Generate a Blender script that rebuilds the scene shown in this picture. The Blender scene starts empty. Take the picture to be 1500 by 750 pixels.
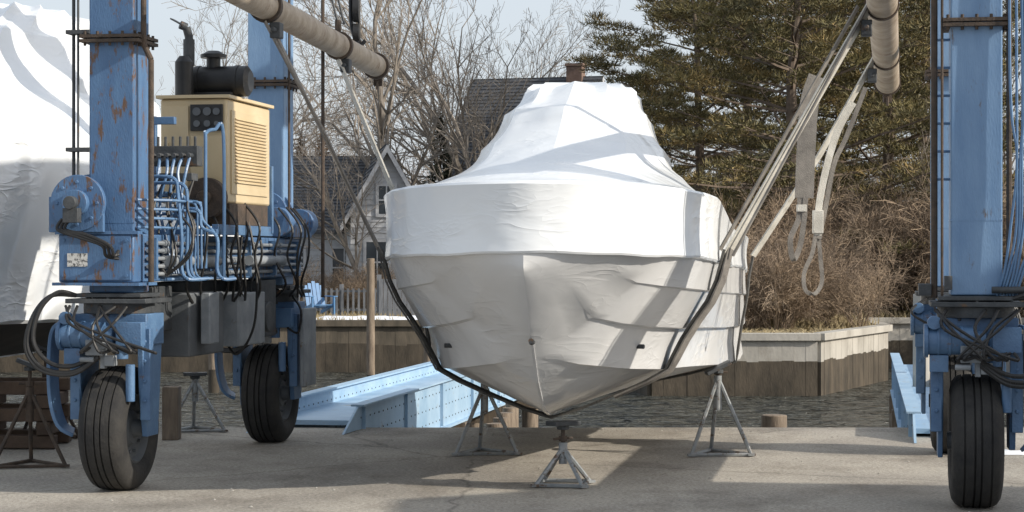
import bpy, math, random
from mathutils import Vector, Matrix
V=Vector
F=3000.0; CH=1.8
def S(u,v,d):
    """surveyed position of a point at distance d (m)"""
    return V(((u-750)/F*d, d, CH+(375-v)/F*d))
scene=bpy.context.scene
# ------------------------------------------------------------ materials
def newmat(name):
    m=bpy.data.materials.new(name); m.use_nodes=True
    nt=m.node_tree; b=nt.nodes['Principled BSDF']; return m,nt,b
def mottled(name,c1,c2,scale=4,rough=.7,bump=0,bscale=30,metal=0,c3=None,t3=.62,s3=6,detail=8,dist=0.02,stretch=None,island=0,spec=.5,w3=.06):
    m,nt,b=newmat(name); N=nt.nodes; Lk=nt.links
    tc=N.new('ShaderNodeTexCoord'); co=tc.outputs['Object']
    if stretch:
        mp=N.new('ShaderNodeMapping'); mp.inputs['Scale'].default_value=stretch; Lk.new(co,mp.inputs[0]); co=mp.outputs[0]
    n=N.new('ShaderNodeTexNoise'); n.inputs['Scale'].default_value=scale; n.inputs['Detail'].default_value=detail; n.inputs['Roughness'].default_value=.6
    Lk.new(co,n.inputs['Vector'])
    r=N.new('ShaderNodeValToRGB'); r.color_ramp.elements[0].position=.34; r.color_ramp.elements[1].position=.68
    r.color_ramp.elements[0].color=(*c1,1); r.color_ramp.elements[1].color=(*c2,1); Lk.new(n.outputs['Fac'],r.inputs[0])
    col=r.outputs[0]
    if c3:
        n3=N.new('ShaderNodeTexNoise'); n3.inputs['Scale'].default_value=s3; n3.inputs['Detail'].default_value=10; n3.inputs['Roughness'].default_value=.7
        Lk.new(co,n3.inputs['Vector'])
        r3=N.new('ShaderNodeValToRGB'); r3.color_ramp.elements[0].position=t3; r3.color_ramp.elements[1].position=t3+w3
        Lk.new(n3.outputs['Fac'],r3.inputs[0])
        mx=N.new('ShaderNodeMixRGB'); mx.inputs[2].default_value=(*c3,1); Lk.new(r3.outputs[0],mx.inputs[0]); Lk.new(col,mx.inputs[1]); col=mx.outputs[0]
    if island:
        g=N.new('ShaderNodeNewGeometry'); mr=N.new('ShaderNodeMapRange'); mr.inputs[3].default_value=1-island; mr.inputs[4].default_value=1+island
        Lk.new(g.outputs['Random Per Island'],mr.inputs[0])
        mm=N.new('ShaderNodeMixRGB'); mm.blend_type='MULTIPLY'; mm.inputs[0].default_value=1
        Lk.new(col,mm.inputs[1]); Lk.new(mr.outputs[0],mm.inputs[2]); col=mm.outputs[0]
    Lk.new(col,b.inputs['Base Color']); b.inputs['Roughness'].default_value=rough; b.inputs['Metallic'].default_value=metal
    b.inputs['Specular IOR Level'].default_value=spec
    if bump:
        nb=N.new('ShaderNodeTexNoise'); nb.inputs['Scale'].default_value=bscale; nb.inputs['Detail'].default_value=6; Lk.new(co,nb.inputs['Vector'])
        bp=N.new('ShaderNodeBump'); bp.inputs['Strength'].default_value=bump; bp.inputs['Distance'].default_value=dist
        Lk.new(nb.outputs['Fac'],bp.inputs['Height']); Lk.new(bp.outputs[0],b.inputs['Normal'])
    return m
RUST=(.13,.07,.04)
M={}
M['blue']=mottled('lift_blue_paint',(.062,.13,.25),(.11,.205,.35),4,.42,.2,60,c3=RUST,t3=.61,s3=7,w3=.08)
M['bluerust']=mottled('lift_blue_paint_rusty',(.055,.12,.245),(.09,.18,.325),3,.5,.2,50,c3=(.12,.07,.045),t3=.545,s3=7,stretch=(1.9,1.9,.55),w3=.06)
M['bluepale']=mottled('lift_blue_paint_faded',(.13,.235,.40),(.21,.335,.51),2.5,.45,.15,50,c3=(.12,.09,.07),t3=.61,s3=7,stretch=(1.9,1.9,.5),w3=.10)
M['bluelight']=mottled('runway_blue_paint',(.24,.38,.53),(.37,.51,.65),2,.5,.1,40,c3=(.2,.17,.13),t3=.60,s3=4,w3=.1)
M['bluetube']=mottled('blue_tube',(.08,.16,.30),(.13,.24,.40),6,.4)
M['rust']=mottled('rusty_steel',(.045,.035,.028),(.10,.07,.05),12,.8,.3,60)
M['darksteel']=mottled('dark_steel',(.03,.035,.04),(.07,.075,.08),8,.6,.2,60,c3=(.10,.06,.035),t3=.6,s3=7)
M['greysteel']=mottled('grey_steel',(.17,.19,.21),(.28,.30,.32),6,.5,.1,50,c3=(.13,.09,.06),t3=.62,s3=8)
M['tank']=mottled('tank_steel',(.07,.08,.09),(.13,.14,.15),3,.6,.1,50,c3=(.10,.07,.05),t3=.62,s3=5)
M['galv']=mottled('galvanised_steel',(.20,.215,.225),(.33,.345,.35),8,.45,.1,50,metal=.2,c3=(.12,.08,.055),t3=.54,s3=9)
M['pipe']=mottled('weathered_pipe',(.26,.205,.145),(.44,.37,.29),5,.6,.3,30,c3=(.16,.09,.05),t3=.58,s3=6,w3=.12)
M['tan']=mottled('tan_enamel',(.53,.42,.25),(.63,.51,.33),2,.45,.05,30,c3=(.25,.17,.10),t3=.68,s3=6)
M['black']=mottled('black_enamel',(.012,.012,.013),(.03,.03,.03),6,.45,.1,50)
M['rubber']=mottled('tyre_rubber',(.016,.016,.017),(.040,.038,.035),5,.85,.3,40,c3=(.075,.068,.06),t3=.62,s3=4,w3=.2)
M['hose']=mottled('rubber_hose',(.012,.012,.013),(.025,.025,.025),6,.5)
M['strap']=mottled('sling_webbing',(.46,.44,.39),(.68,.66,.60),6,.7,.4,120,c3=(.22,.19,.15),t3=.60,s3=5,w3=.12)
M['strapgrey']=mottled('old_sling_webbing',(.13,.12,.11),(.27,.25,.225),6,.85,.4,120,w3=.1)
M['strapdark']=mottled('sling_chafe_sleeve',(.04,.038,.035),(.11,.105,.095),8,.8,.4,80)
M['wood']=mottled('weathered_wood',(.13,.10,.075),(.26,.21,.16),3,.85,.5,20,stretch=(6,6,1))
M['woodred']=mottled('crib_timber',(.06,.04,.028),(.12,.08,.055),4,.85,.5,20)
M['woodgrey']=mottled('pale_seawall_panels',(.31,.295,.265),(.45,.43,.39),.9,.85,.4,10,stretch=(1.2,1.2,.8),c3=(.17,.15,.12),t3=.53,s3=1.1,w3=.25)
M['bulkdark']=mottled('shaded_timber',(.07,.06,.045),(.14,.115,.085),1.2,.85,.4,10,stretch=(3,3,.8))  # shade on the left far bulkhead, put into the timber colour
M['stain']=mottled('tidal_stain',(.028,.023,.016),(.085,.068,.048),1.6,.8,.4,14,stretch=(2,2,.8))
M['bark']=mottled('bark',(.15,.13,.11),(.27,.24,.21),3,.9,.0)
M['barkfar']=mottled('bark_distant_hazed',(.24,.22,.21),(.36,.33,.31),3,.9,.0)  # bark paled so the colour carries the distance haze
M['twig']=mottled('brush_twigs',(.15,.11,.08),(.34,.26,.18),.5,.9,island=.5)
M['twigfar']=mottled('thicket_twigs_hazed',(.22,.19,.165),(.34,.29,.25),1,.9,island=.3)  # far twigs paled too, haze painted into their colour
M['pinebark']=mottled('pine_bark',(.09,.07,.055),(.17,.13,.10),4,.9)
M['needle']=mottled('pine_needles',(.060,.058,.028),(.165,.138,.055),.45,.6,island=.5,c3=(.30,.215,.09),t3=.51,s3=.55,w3=.15,spec=.3)
M['spruce']=mottled('spruce_needles',(.03,.04,.025),(.07,.075,.045),1,.8,island=.4,spec=.2)
M['grassblade']=mottled('dry_grass_blades',(.26,.21,.12),(.42,.34,.20),.6,.9,island=.3)
M['leafy']=mottled('bramble_leaves',(.12,.10,.035),(.32,.24,.085),1,.8,island=.5)
M['white']=mottled('white_painted_wood',(.40,.41,.43),(.50,.51,.53),3,.7)
M['glass']=mottled('window_glass',(.02,.025,.03),(.04,.05,.06),2,.08)
M['roof']=mottled('slate_shingles',(.045,.05,.06),(.085,.09,.10),8,.8,.4,18,island=.15)
M['brick']=mottled('brick',(.14,.09,.07),(.22,.15,.12),6,.85)
M['snow']=mottled('snow',(.72,.75,.80),(.82,.84,.88),2,.6,.3,6)
M['iron']=mottled('black_iron',(.01,.01,.01),(.025,.025,.025),5,.5)
M['chairblue']=mottled('blue_chair_paint',(.06,.17,.34),(.08,.21,.42),4,.5)
M['plate']=mottled('data_plate',(.5,.5,.48),(.62,.62,.6),30,.4,c3=(.08,.08,.08),t3=.52,s3=40)
M['fence']=mottled('fence_grey',(.11,.12,.135),(.20,.21,.23),2,.85,stretch=(6,6,1))
def wrap_mat(name,c1,c2,rough=.3,big=.5,fine=.35,bd=.08,fd=.010):
    m,nt,b=newmat(name); N=nt.nodes; Lk=nt.links
    tc=N.new('ShaderNodeTexCoord')
    n0=N.new('ShaderNodeTexNoise'); n0.inputs['Scale'].default_value=1.2; n0.inputs['Detail'].default_value=6; Lk.new(tc.outputs['Object'],n0.inputs['Vector'])
    r=N.new('ShaderNodeValToRGB'); r.color_ramp.elements[0].position=.35; r.color_ramp.elements[1].position=.6
    r.color_ramp.elements[0].color=(*c1,1); r.color_ramp.elements[1].color=(*c2,1); Lk.new(n0.outputs['Fac'],r.inputs[0]); Lk.new(r.outputs[0],b.inputs['Base Color'])
    b.inputs['Roughness'].default_value=rough
    n1=N.new('ShaderNodeTexNoise'); n1.inputs['Scale'].default_value=1.0; n1.inputs['Detail'].default_value=1.2; n1.inputs['Distortion'].default_value=.8; Lk.new(tc.outputs['Object'],n1.inputs['Vector'])
    b1=N.new('ShaderNodeBump'); b1.inputs['Strength'].default_value=big; b1.inputs['Distance'].default_value=bd; Lk.new(n1.outputs['Fac'],b1.inputs['Height']); prev=b1
    mk=N.new('ShaderNodeTexNoise'); mk.inputs['Scale'].default_value=1.7; mk.inputs['Detail'].default_value=2; Lk.new(tc.outputs['Object'],mk.inputs['Vector'])
    mr=N.new('ShaderNodeMapRange'); mr.inputs[1].default_value=.42; mr.inputs[2].default_value=.64; Lk.new(mk.outputs['Fac'],mr.inputs[0])
    for rot,scl in(((.5,.6,.2),(1.3,1.3,3.2)),((-.4,-.7,.9),(1.0,1.0,4.2))):
        mp=N.new('ShaderNodeMapping'); mp.inputs['Scale'].default_value=scl; mp.inputs['Rotation'].default_value=rot; Lk.new(tc.outputs['Object'],mp.inputs[0])
        n2=N.new('ShaderNodeTexNoise'); n2.inputs['Scale'].default_value=1.5; n2.inputs['Detail'].default_value=2.6; n2.inputs['Distortion'].default_value=.7; Lk.new(mp.outputs[0],n2.inputs['Vector'])
        a=N.new('ShaderNodeMath'); a.operation='SUBTRACT'; a.inputs[1].default_value=.5; Lk.new(n2.outputs['Fac'],a.inputs[0])
        a2=N.new('ShaderNodeMath'); a2.operation='ABSOLUTE'; Lk.new(a.outputs[0],a2.inputs[0])
        a3=N.new('ShaderNodeMath'); a3.operation='POWER'; a3.inputs[1].default_value=.5; Lk.new(a2.outputs[0],a3.inputs[0])
        a4=N.new('ShaderNodeMath'); a4.operation='MULTIPLY'; Lk.new(a3.outputs[0],a4.inputs[0]); Lk.new(mr.outputs[0],a4.inputs[1])
        b2=N.new('ShaderNodeBump'); b2.invert=True; b2.inputs['Strength'].default_value=fine; b2.inputs['Distance'].default_value=fd; Lk.new(a4.outputs[0],b2.inputs['Height']); Lk.new(prev.outputs[0],b2.inputs['Normal']); prev=b2
    Lk.new(prev.outputs[0],b.inputs['Normal'])
    return m
M['wrap']=wrap_mat('white_shrink_wrap',(.75,.78,.81),(.81,.835,.855),.20,.45,.6,.08,.016)
M['wrapold']=wrap_mat('loose_shrink_wrap',(.75,.78,.81),(.81,.835,.855),.28,1,.8,.30,.035)
M['hull']=wrap_mat('hull_wrap',(.64,.645,.65),(.71,.715,.72),.17,.22,.6,.06,.014)
M['hullbottom']=mottled('old_antifouling',(.05,.045,.04),(.11,.09,.08),2,.7)
# ------------------------------------------------------------ geometry builder
class B:
    def __init__(s): s.v=[]; s.f=[]
    def add(s,vs,fs):
        o=len(s.v); s.v+= [tuple(p) for p in vs]; s.f+=[tuple(i+o for i in f) for f in fs]; return s
    def box(s,c,size,rot=None):
        hx,hy,hz=[a/2 for a in size]; c=V(c)
        vs=[V((x,y,z)) for x in(-hx,hx) for y in(-hy,hy) for z in(-hz,hz)]
        if rot is not None: vs=[rot@p for p in vs]
        return s.add([p+c for p in vs],[(0,1,3,2),(4,6,7,5),(0,4,5,1),(2,3,7,6),(0,2,6,4),(1,5,7,3)])
    def bx(s,x0,x1,y0,y1,z0,z1): return s.box(((x0+x1)/2,(y0+y1)/2,(z0+z1)/2),(x1-x0,y1-y0,z1-z0))
    def cyl(s,p0,p1,r0,r1=None,n=16,cap=True):
        p0=V(p0);p1=V(p1); r1=r0 if r1 is None else r1
        d=(p1-p0)
        if d.length<1e-6: return s
        d.normalize(); a=d.orthogonal().normalized(); b=d.cross(a)
        vs=[]
        for p,r in((p0,r0),(p1,r1)):
            for i in range(n):
                t=2*math.pi*i/n; vs.append(p+a*(r*math.cos(t))+b*(r*math.sin(t)))
        fs=[(i,(i+1)%n,n+(i+1)%n,n+i) for i in range(n)]
        if cap: fs+=[tuple(range(n-1,-1,-1)),tuple(range(n,2*n))]
        return s.add(vs,fs)
    def path(s,pts,r,n=6):
        pts=[V(p) for p in pts]
        for a,b in zip(pts[:-1],pts[1:]): s.cyl(a,b,r,r,n)
        return s
    def ribbon(s,pts,wd,w,t=.008):
        pts=[V(p) for p in pts]; vs=[];fs=[]
        wd0=wd if isinstance(wd,(list,)) else [wd]*len(pts)
        for i,p in enumerate(pts):
            tan=(pts[min(i+1,len(pts)-1)]-pts[max(i-1,0)]).normalized()
            k=V(wd0[i]).normalized(); nrm=tan.cross(k).normalized()
            k=nrm.cross(tan).normalized()
            vs+=[p+k*w/2+nrm*t/2,p-k*w/2+nrm*t/2,p-k*w/2-nrm*t/2,p+k*w/2-nrm*t/2]
        for i in range(len(pts)-1):
            for j in range(4):
                fs.append((4*i+j,4*i+(j+1)%4,4*i+4+(j+1)%4,4*i+4+j))
        L=4*(len(pts)-1); fs+=[(3,2,1,0),(L,L+1,L+2,L+3)]
        return s.add(vs,fs)
    def emit(s,name,mat,parent=None,bevel=0,smooth=True,ang=35):
        me=bpy.data.meshes.new(name); me.from_pydata(s.v,[],s.f); me.update()
        if isinstance(mat,str): mat=M[mat]
        me.materials.append(mat)
        o=bpy.data.objects.new(name,me); scene.collection.objects.link(o)
        if smooth:
            me.polygons.foreach_set('use_smooth',[True]*len(me.polygons)); me.set_sharp_from_angle(angle=math.radians(ang))
        if bevel:
            md=o.modifiers.new('bevel','BEVEL'); md.width=bevel; md.segments=2; md.limit_method='ANGLE'; md.angle_limit=math.radians(50)
        if parent: o.parent=parent
        return o
def empty(name,loc=(0,0,0),rz=0):
    e=bpy.data.objects.new(name,None); scene.collection.objects.link(e); e.location=loc; e.rotation_euler=(0,0,rz); return e
def smoothpts(pts,n=8):
    pts=[V(p) for p in pts]; out=[]
    P=[pts[0]]+pts+[pts[-1]]
    for i in range(1,len(P)-2):
        a,b,c,d=P[i-1],P[i],P[i+1],P[i+2]
        for k in range(n):
            t=k/n
            out.append(.5*((2*b)+(c-a)*t+(2*a-5*b+4*c-d)*t*t+(3*b-a-3*c+d)*t**3))
    out.append(pts[-1]); return out
def interp(tab,x):
    if x<=tab[0][0]: return tab[0][1]
    for (a,fa),(b,fb) in zip(tab[:-1],tab[1:]):
        if x<=b: return fa+(fb-fa)*(x-a)/(b-a)
    return tab[-1][1]
# ------------------------------------------------------------ camera, light, sky
cam=bpy.data.cameras.new('camera'); co=bpy.data.objects.new('camera',cam); scene.collection.objects.link(co)
co.location=(0,0,CH); co.rotation_euler=(math.radians(90),0,0); cam.lens=72; cam.sensor_width=36; cam.clip_end=5000; scene.camera=co
EL=math.radians(27); az=V((.90,-.36,0)).normalized()
sd=V((az.x*math.cos(EL),az.y*math.cos(EL),math.sin(EL)))
sl=bpy.data.lights.new('sun','SUN'); sl.energy=4.9; sl.angle=math.radians(.5); sl.color=(1,.92,.80)
so=bpy.data.objects.new('sun',sl); scene.collection.objects.link(so); so.rotation_euler=sd.to_track_quat('Z','Y').to_euler(); so.location=(20,-10,20)
w=bpy.data.worlds.new('World'); scene.world=w; w.use_nodes=True
nt=w.node_tree; bg=nt.nodes['Background']; st=nt.nodes.new('ShaderNodeTexSky'); st.sky_type='NISHITA'; st.sun_disc=False
st.sun_elevation=EL; st.sun_rotation=math.atan2(az.x,az.y); st.air_density=1.0; st.dust_density=3.5; st.ozone_density=1.0
hz=nt.nodes.new('ShaderNodeMixRGB'); hz.inputs[0].default_value=.66; hz.inputs[2].default_value=(5.9,6.35,6.9,1)
nt.links.new(st.outputs[0],hz.inputs[1]); nt.links.new(hz.outputs[0],bg.inputs[0]); bg.inputs[1].default_value=.15
scene.view_settings.view_transform='Standard'; scene.view_settings.look='None'; scene.view_settings.exposure=0
# ------------------------------------------------------------ ground
def concrete():
    m,nt,b=newmat('yard_concrete'); N=nt.nodes; Lk=nt.links
    tc=N.new('ShaderNodeTexCoord')
    def noise(sc,d=8,rg=.6,stretch=None):
        n=N.new('ShaderNodeTexNoise'); n.inputs['Scale'].default_value=sc; n.inputs['Detail'].default_value=d; n.inputs['Roughness'].default_value=rg
        if stretch:
            mp=N.new('ShaderNodeMapping'); mp.inputs['Scale'].default_value=stretch; Lk.new(tc.outputs['Object'],mp.inputs[0]); Lk.new(mp.outputs[0],n.inputs['Vector'])
        else: Lk.new(tc.outputs['Object'],n.inputs['Vector'])
        return n
    a=noise(.5,6); r=N.new('ShaderNodeValToRGB'); r.color_ramp.elements[0].position=.38;r.color_ramp.elements[1].position=.62
    r.color_ramp.elements[0].color=(.30,.275,.24,1); r.color_ramp.elements[1].color=(.44,.405,.35,1); Lk.new(a.outputs['Fac'],r.inputs[0])
    f=noise(32,5,.85); r2=N.new('ShaderNodeValToRGB'); r2.color_ramp.elements[0].position=.32;r2.color_ramp.elements[1].position=.68
    r2.color_ramp.elements[0].color=(.42,.42,.42,1); r2.color_ramp.elements[1].color=(1.45,1.45,1.45,1); Lk.new(f.outputs['Fac'],r2.inputs[0])
    mx=N.new('ShaderNodeMixRGB'); mx.blend_type='MULTIPLY'; mx.inputs[0].default_value=1; Lk.new(r.outputs[0],mx.inputs[1]); Lk.new(r2.outputs[0],mx.inputs[2])
    vo=N.new('ShaderNodeTexVoronoi'); vo.feature='DISTANCE_TO_EDGE'; vo.inputs['Scale'].default_value=.22
    wn=noise(1.5,5); mw=N.new('ShaderNodeMixRGB'); mw.inputs[0].default_value=.25; Lk.new(tc.outputs['Object'],mw.inputs[1]); Lk.new(wn.outputs['Color'],mw.inputs[2]); Lk.new(mw.outputs[0],vo.inputs['Vector'])
    r3=N.new('ShaderNodeValToRGB'); r3.color_ramp.elements[0].position=.001; r3.color_ramp.elements[1].position=.004; r3.color_ramp.elements[0].color=(.6,.6,.6,1); Lk.new(vo.outputs['Distance'],r3.inputs[0])
    m2=N.new('ShaderNodeMixRGB'); m2.blend_type='MULTIPLY'; m2.inputs[0].default_value=1; Lk.new(mx.outputs[0],m2.inputs[1]); Lk.new(r3.outputs[0],m2.inputs[2])
    s=noise(1.3,9,.7,(.8,.45,1)); r4=N.new('ShaderNodeValToRGB'); r4.color_ramp.elements[0].position=.48; r4.color_ramp.elements[1].position=.66; r4.color_ramp.elements[0].color=(1,1,1,1); r4.color_ramp.elements[1].color=(.62,.60,.58,1); Lk.new(s.outputs['Fac'],r4.inputs[0])
    m3=N.new('ShaderNodeMixRGB'); m3.blend_type='MULTIPLY'; m3.inputs[0].default_value=1; Lk.new(m2.outputs[0],m3.inputs[1]); Lk.new(r4.outputs[0],m3.inputs[2])
    Lk.new(m3.outputs[0],b.inputs['Base Color']); b.inputs['Roughness'].default_value=.85
    bp=N.new('ShaderNodeBump'); bp.inputs['Strength'].default_value=.6; bp.inputs['Distance'].default_value=.015; Lk.new(f.outputs['Fac'],bp.inputs['Height']); Lk.new(bp.outputs[0],b.inputs['Normal'])
    return m
M['concrete']=concrete()
EDGE=21.5
g=B(); g.bx(-80,80,-60,EDGE,-3,0); g.emit('yard_ground','concrete',smooth=False)
g=B(); g.bx(-80,80,EDGE+.002,EDGE+.18,-3,-.03); g.emit('seawall','woodgrey',smooth=False)
def water():
    m,nt,b=newmat('harbour_water'); N=nt.nodes; Lk=nt.links
    b.inputs['Base Color'].default_value=(.075,.078,.068,1); b.inputs['Roughness'].default_value=.16; b.inputs['IOR'].default_value=1.33
    tc=N.new('ShaderNodeTexCoord'); mp=N.new('ShaderNodeMapping'); mp.inputs['Scale'].default_value=(.6,1.1,1); mp.inputs['Rotation'].default_value=(0,0,.3); Lk.new(tc.outputs['Object'],mp.inputs[0])
    n=N.new('ShaderNodeTexNoise'); n.inputs['Scale'].default_value=1.3; n.inputs['Detail'].default_value=4; n.inputs['Distortion'].default_value=.5; Lk.new(mp.outputs[0],n.inputs['Vector'])
    n2=N.new('ShaderNodeTexNoise'); n2.inputs['Scale'].default_value=4; n2.inputs['Detail'].default_value=3; Lk.new(mp.outputs[0],n2.inputs['Vector'])
    b1=N.new('ShaderNodeBump'); b1.inputs['Strength'].default_value=1; b1.inputs['Distance'].default_value=2.0; Lk.new(n.outputs['Fac'],b1.inputs['Height'])
    b2=N.new('ShaderNodeBump'); b2.inputs['Strength'].default_value=1; b2.inputs['Distance'].default_value=.4; Lk.new(n2.outputs['Fac'],b2.inputs['Height']); Lk.new(b1.outputs[0],b2.inputs['Normal'])
    Lk.new(b2.outputs[0],b.inputs['Normal']); return m
M['water']=water()
g=B(); g.add([(-300,EDGE-1,-1.2),(300,EDGE-1,-1.2),(300,90,-1.2),(-300,90,-1.2)],[(0,1,2,3)]); g.emit('water','water',smooth=False)
M['land']=mottled('winter_grass_ground',(.16,.13,.08),(.31,.26,.16),.6,.95,.4,12,c3=(.12,.12,.05),t3=.58,s3=.8)
shore=[(-300,53),(1.5,53),(3.0,44),(6.55,44),(9.0,49.5),(9.2,55),(14,55),(14.5,50),(300,50)]
g=B(); vs=[(x,y,.06) for x,y in shore]+[(900,2500,.06),(-900,2500,.06)]; n=len(vs)
vs+=[(x,y,-3) for x,y,_ in vs]; fs=[tuple(range(n))]+[(i,i+n,(i+1)%n+n,(i+1)%n) for i in range(n)]
g.add(vs,fs); g.emit('far_ground','land',smooth=False)
e=empty('harbour_bulkhead'); pl=B(); pd=B(); cap=B(); stn=B(); rng=random.Random(3)
for si,((x0,y0),(x1,y1)) in enumerate(zip(shore[:-1],shore[1:])):
    x0=max(x0,-40); x1=min(x1,40); a=V((x0,y0,0)); b_=V((x1,y1,0)); L=(b_-a).length; d=(b_-a).normalized(); nrm=V((d.y,-d.x,0)); rz=Matrix.Rotation(math.atan2(d.y,d.x),3,'Z')
    T=pd if si in(0,1) else pl
    k=max(1,int(L/(.30 if T is pd else .24))); jit=0
    for i in range(k):
        p=a+d*((i+.5)*L/k)+nrm*(.05+rng.uniform(0,.006)+(i%2)*.004); wd=L/k-.002
        jit=jit*.7+rng.uniform(-.03,.03); zt_=-.46+jit
        T.box((p.x,p.y,(zt_-.01)/2),(wd,.08,-zt_-.01),rz); stn.box((p.x,p.y,zt_-1),(wd,.082,2),rz)
    p=a+d*(L/2)+nrm*.02; (cap if T is pl else pd).box((p.x,p.y,.065),(L+.1,.35,.16),rz)
pl.emit('panels','woodgrey',e,smooth=False); pd.emit('shaded_planks','bulkdark',e,smooth=False); stn.emit('wet_panels','stain',e,smooth=False); cap.emit('cap_rail','woodgrey',e,bevel=.01)
# ------------------------------------------------------------ BOAT
HG=[(0,0),(.04,.21),(.1,.36),(.2,.53),(.35,.70),(.6,.90),(1.0,1.08),(1.6,1.24),(2.2,1.32),(3,1.375),(4,1.43),(5,1.51),(6,1.57),(8.3,1.58)]
KZ=[(0,1.72),(.1,1.62),(.3,1.45),(.6,1.17),(1.0,.86),(1.5,.61),(2,.535),(3,.50),(8.3,.50)]
ZC=[(0,1.72),(.1,1.62),(.3,1.45),(.6,1.17),(.75,1.054),(1.0,.98),(1.5,.92),(2.2,.88),(3.2,.85),(4.5,.80),(8.3,.72)]
HC=[(.75,0),(.85,.12),(1.0,.27),(1.5,.58),(2.2,.83),(3.2,1.04),(4.5,1.28),(6,1.46),(8.3,1.50)]
ZT=[(0,2.31),(1.2,2.28),(2.2,2.25),(3.4,2.10),(4.5,2.0),(8.3,1.95)]
ZB=[(0,1.86),(1.2,1.83),(3,1.78),(8.3,1.66)]
GF=[(0,0),(.36,.36),(.69,.81),(1,1)]
LB=8.3
def hullx(s,z,zbm=1):
    k=interp(KZ,s); t=interp(ZB,s)*zbm; zc=max(k,interp(ZC,s)); hc=interp(HC,s)
    if z<=k: return 0
    if z<zc: return hc*((z-k)/(zc-k))**.9
    f=min(1,(z-zc)/(t-zc)) if t>zc else 1
    q=max(0,min(1,(s-.2)/1.6)); q=q*q*(3-2*q)
    return hc+(interp(HG,s)-hc)*(f**.8*(1-q)+interp(GF,f)*q)
def make_boat(name,loc,rz,scale=1,zoff=0,hullm='hull',seed=1,bottom=None,zbm=1,ridge=1,wm='wrap',ib=-.03):
    E=empty(name,loc,rz); E.scale=(scale,)*3; E.location.z=zoff
    rng=random.Random(seed)
    st=[0,.02,.05,.1,.15,.2,.27,.35,.45,.6,.75,.85,1.0,1.1,1.25,1.4,1.6,1.8,2,2.2,2.5,2.8,3.2,3.6,4,4.5,5,5.6,6.2,7,7.7,8.3]
    rows=[]
    for s in st:
        k=interp(KZ,s); zc=max(k,interp(ZC,s)); r=[(0,k)]
        T0=interp(ZB,s)
        for q in (.33,.66): z=k+(zc-k)*q; r.append((hullx(s,z),z))
        def pt(z,o):
            z=min(z,T0)
            if z<=k+.002: return (0,k)
            h=hullx(s,z); return (h+o*min(1,h/.35)*min(1,max(0,(s-.25)/.9)),z)
        Hh=T0-zc
        def fz(f): return zc+Hh*f
        r+=[pt(zc,0),pt(fz(.01),.055),pt(fz(.08),.04),pt(fz(.2),.012),pt(fz(.36),0),pt(fz(.37),.05),pt(fz(.42),.044),pt(fz(.54),.022),pt(fz(.69),.0),pt(fz(.70),.028),pt(fz(.8),.014),pt(T0,0)]
        rows.append(r)
    g=B(); m=len(rows[0])
    for sg in(1,-1):
        vs=[]
        for s,r in zip(st,rows): vs+=[(sg*x,s,z) for x,z in r]
        fs=[]
        for i in range(len(st)-1):
            for j in range(m-1):
                q=(i*m+j,i*m+j+1,(i+1)*m+j+1,(i+1)*m+j); fs.append(q if sg>0 else q[::-1])
        g.add(vs,fs)
    r=rows[-1]; vs=[(x,LB,z) for x,z in r]+[(-x,LB,z) for x,z in r[::-1]]; g.add(vs,[tuple(range(len(vs)))])
    o=g.emit('hull',hullm,E,ang=24)
    if bottom:
        o.data.materials.append(M[bottom])
        for p in o.data.polygons:
            if p.center.z<.90: p.material_index=1
    kp=[V((0,s,interp(KZ,s)-.001)) for s in st[9:]]
    g=B(); g.ribbon(smoothpts(kp,2),V((1,0,0)),.022,.016); g.emit('stem_strip',hullm,E)
    right=[(interp(HG,s),s) for s in st]; outl=right+[(-x,s) for x,s in right[::-1][0:-1]]
    P=[V((x,s)) for x,s in outl]; P.append(P[0]); 
    cum=[0]
    for a,b in zip(P[:-1],P[1:]): cum.append(cum[-1]+(b-a).length)
    N=168; O=[]
    j=0
    for i in range(N):
        t=cum[-1]*i/N
        while cum[j+1]<t: j+=1
        O.append(P[j].lerp(P[j+1],(t-cum[j])/(cum[j+1]-cum[j])))
    C=V((0,4.6)); nr=[]
    for i in range(N):
        tn=(O[(i+2)%N]-O[i-2]).normalized(); nn=V((tn.y,-tn.x)); 
        if nn.dot(O[i]-C)<0: nn=-nn
        nr.append(nn)
    def ringO(off,zf): return [V((O[i].x+nr[i].x*off,O[i].y+nr[i].y*off,zf(O[i].y,i))) for i in range(N)]
    def loft(rings,closed_top=False):
        g=B(); vs=[]
        for r in rings: vs+=r
        fs=[]
        for k in range(len(rings)-1):
            for i in range(N): fs.append((k*N+i,k*N+(i+1)%N,(k+1)*N+(i+1)%N,(k+1)*N+i))
        if closed_top: fs.append(tuple((len(rings)-1)*N+i for i in range(N)))
        return g.add(vs,fs)
    wob=[.006*math.sin(i*.45+seed)+.004*math.sin(i*1.3) for i in range(N)]
    zb=lambda s,i: interp(ZB,s)*zbm
    zt=lambda s,i: interp(ZT,s)
    def mid(f,dz=0): return lambda s,i: interp(ZB,s)*zbm*(1-f)+interp(ZT,s)*f+dz
    if zbm<1:
        rings=[ringO(ib,lambda s,i:zb(s,i)-.05),ringO(ib+.04,lambda s,i:zb(s,i)-.03+wob[i]),ringO(ib*.55,mid(.2)),ringO(ib*.2,mid(.4)),ringO(.02,mid(.6)),ringO(.05,mid(.8)),ringO(.03,mid(.95)),ringO(-.01,mid(1,.01)),ringO(-.03,mid(1,.026))]
    else:
        rings=[ringO(ib,lambda s,i:zb(s,i)-.05),ringO(ib+.045,lambda s,i:zb(s,i)-.045+wob[i]),ringO(ib+.055,lambda s,i:zb(s,i)-.03+wob[i]),ringO(ib+.052,zb),ringO(ib+.05,mid(.06)),ringO(.014,mid(.3)),ringO(.018,mid(.7)),ringO(.030,mid(.93)),ringO(.036,mid(1)),ringO(.02,mid(1,.018)),ringO(-.03,mid(1,.026))]
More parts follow.
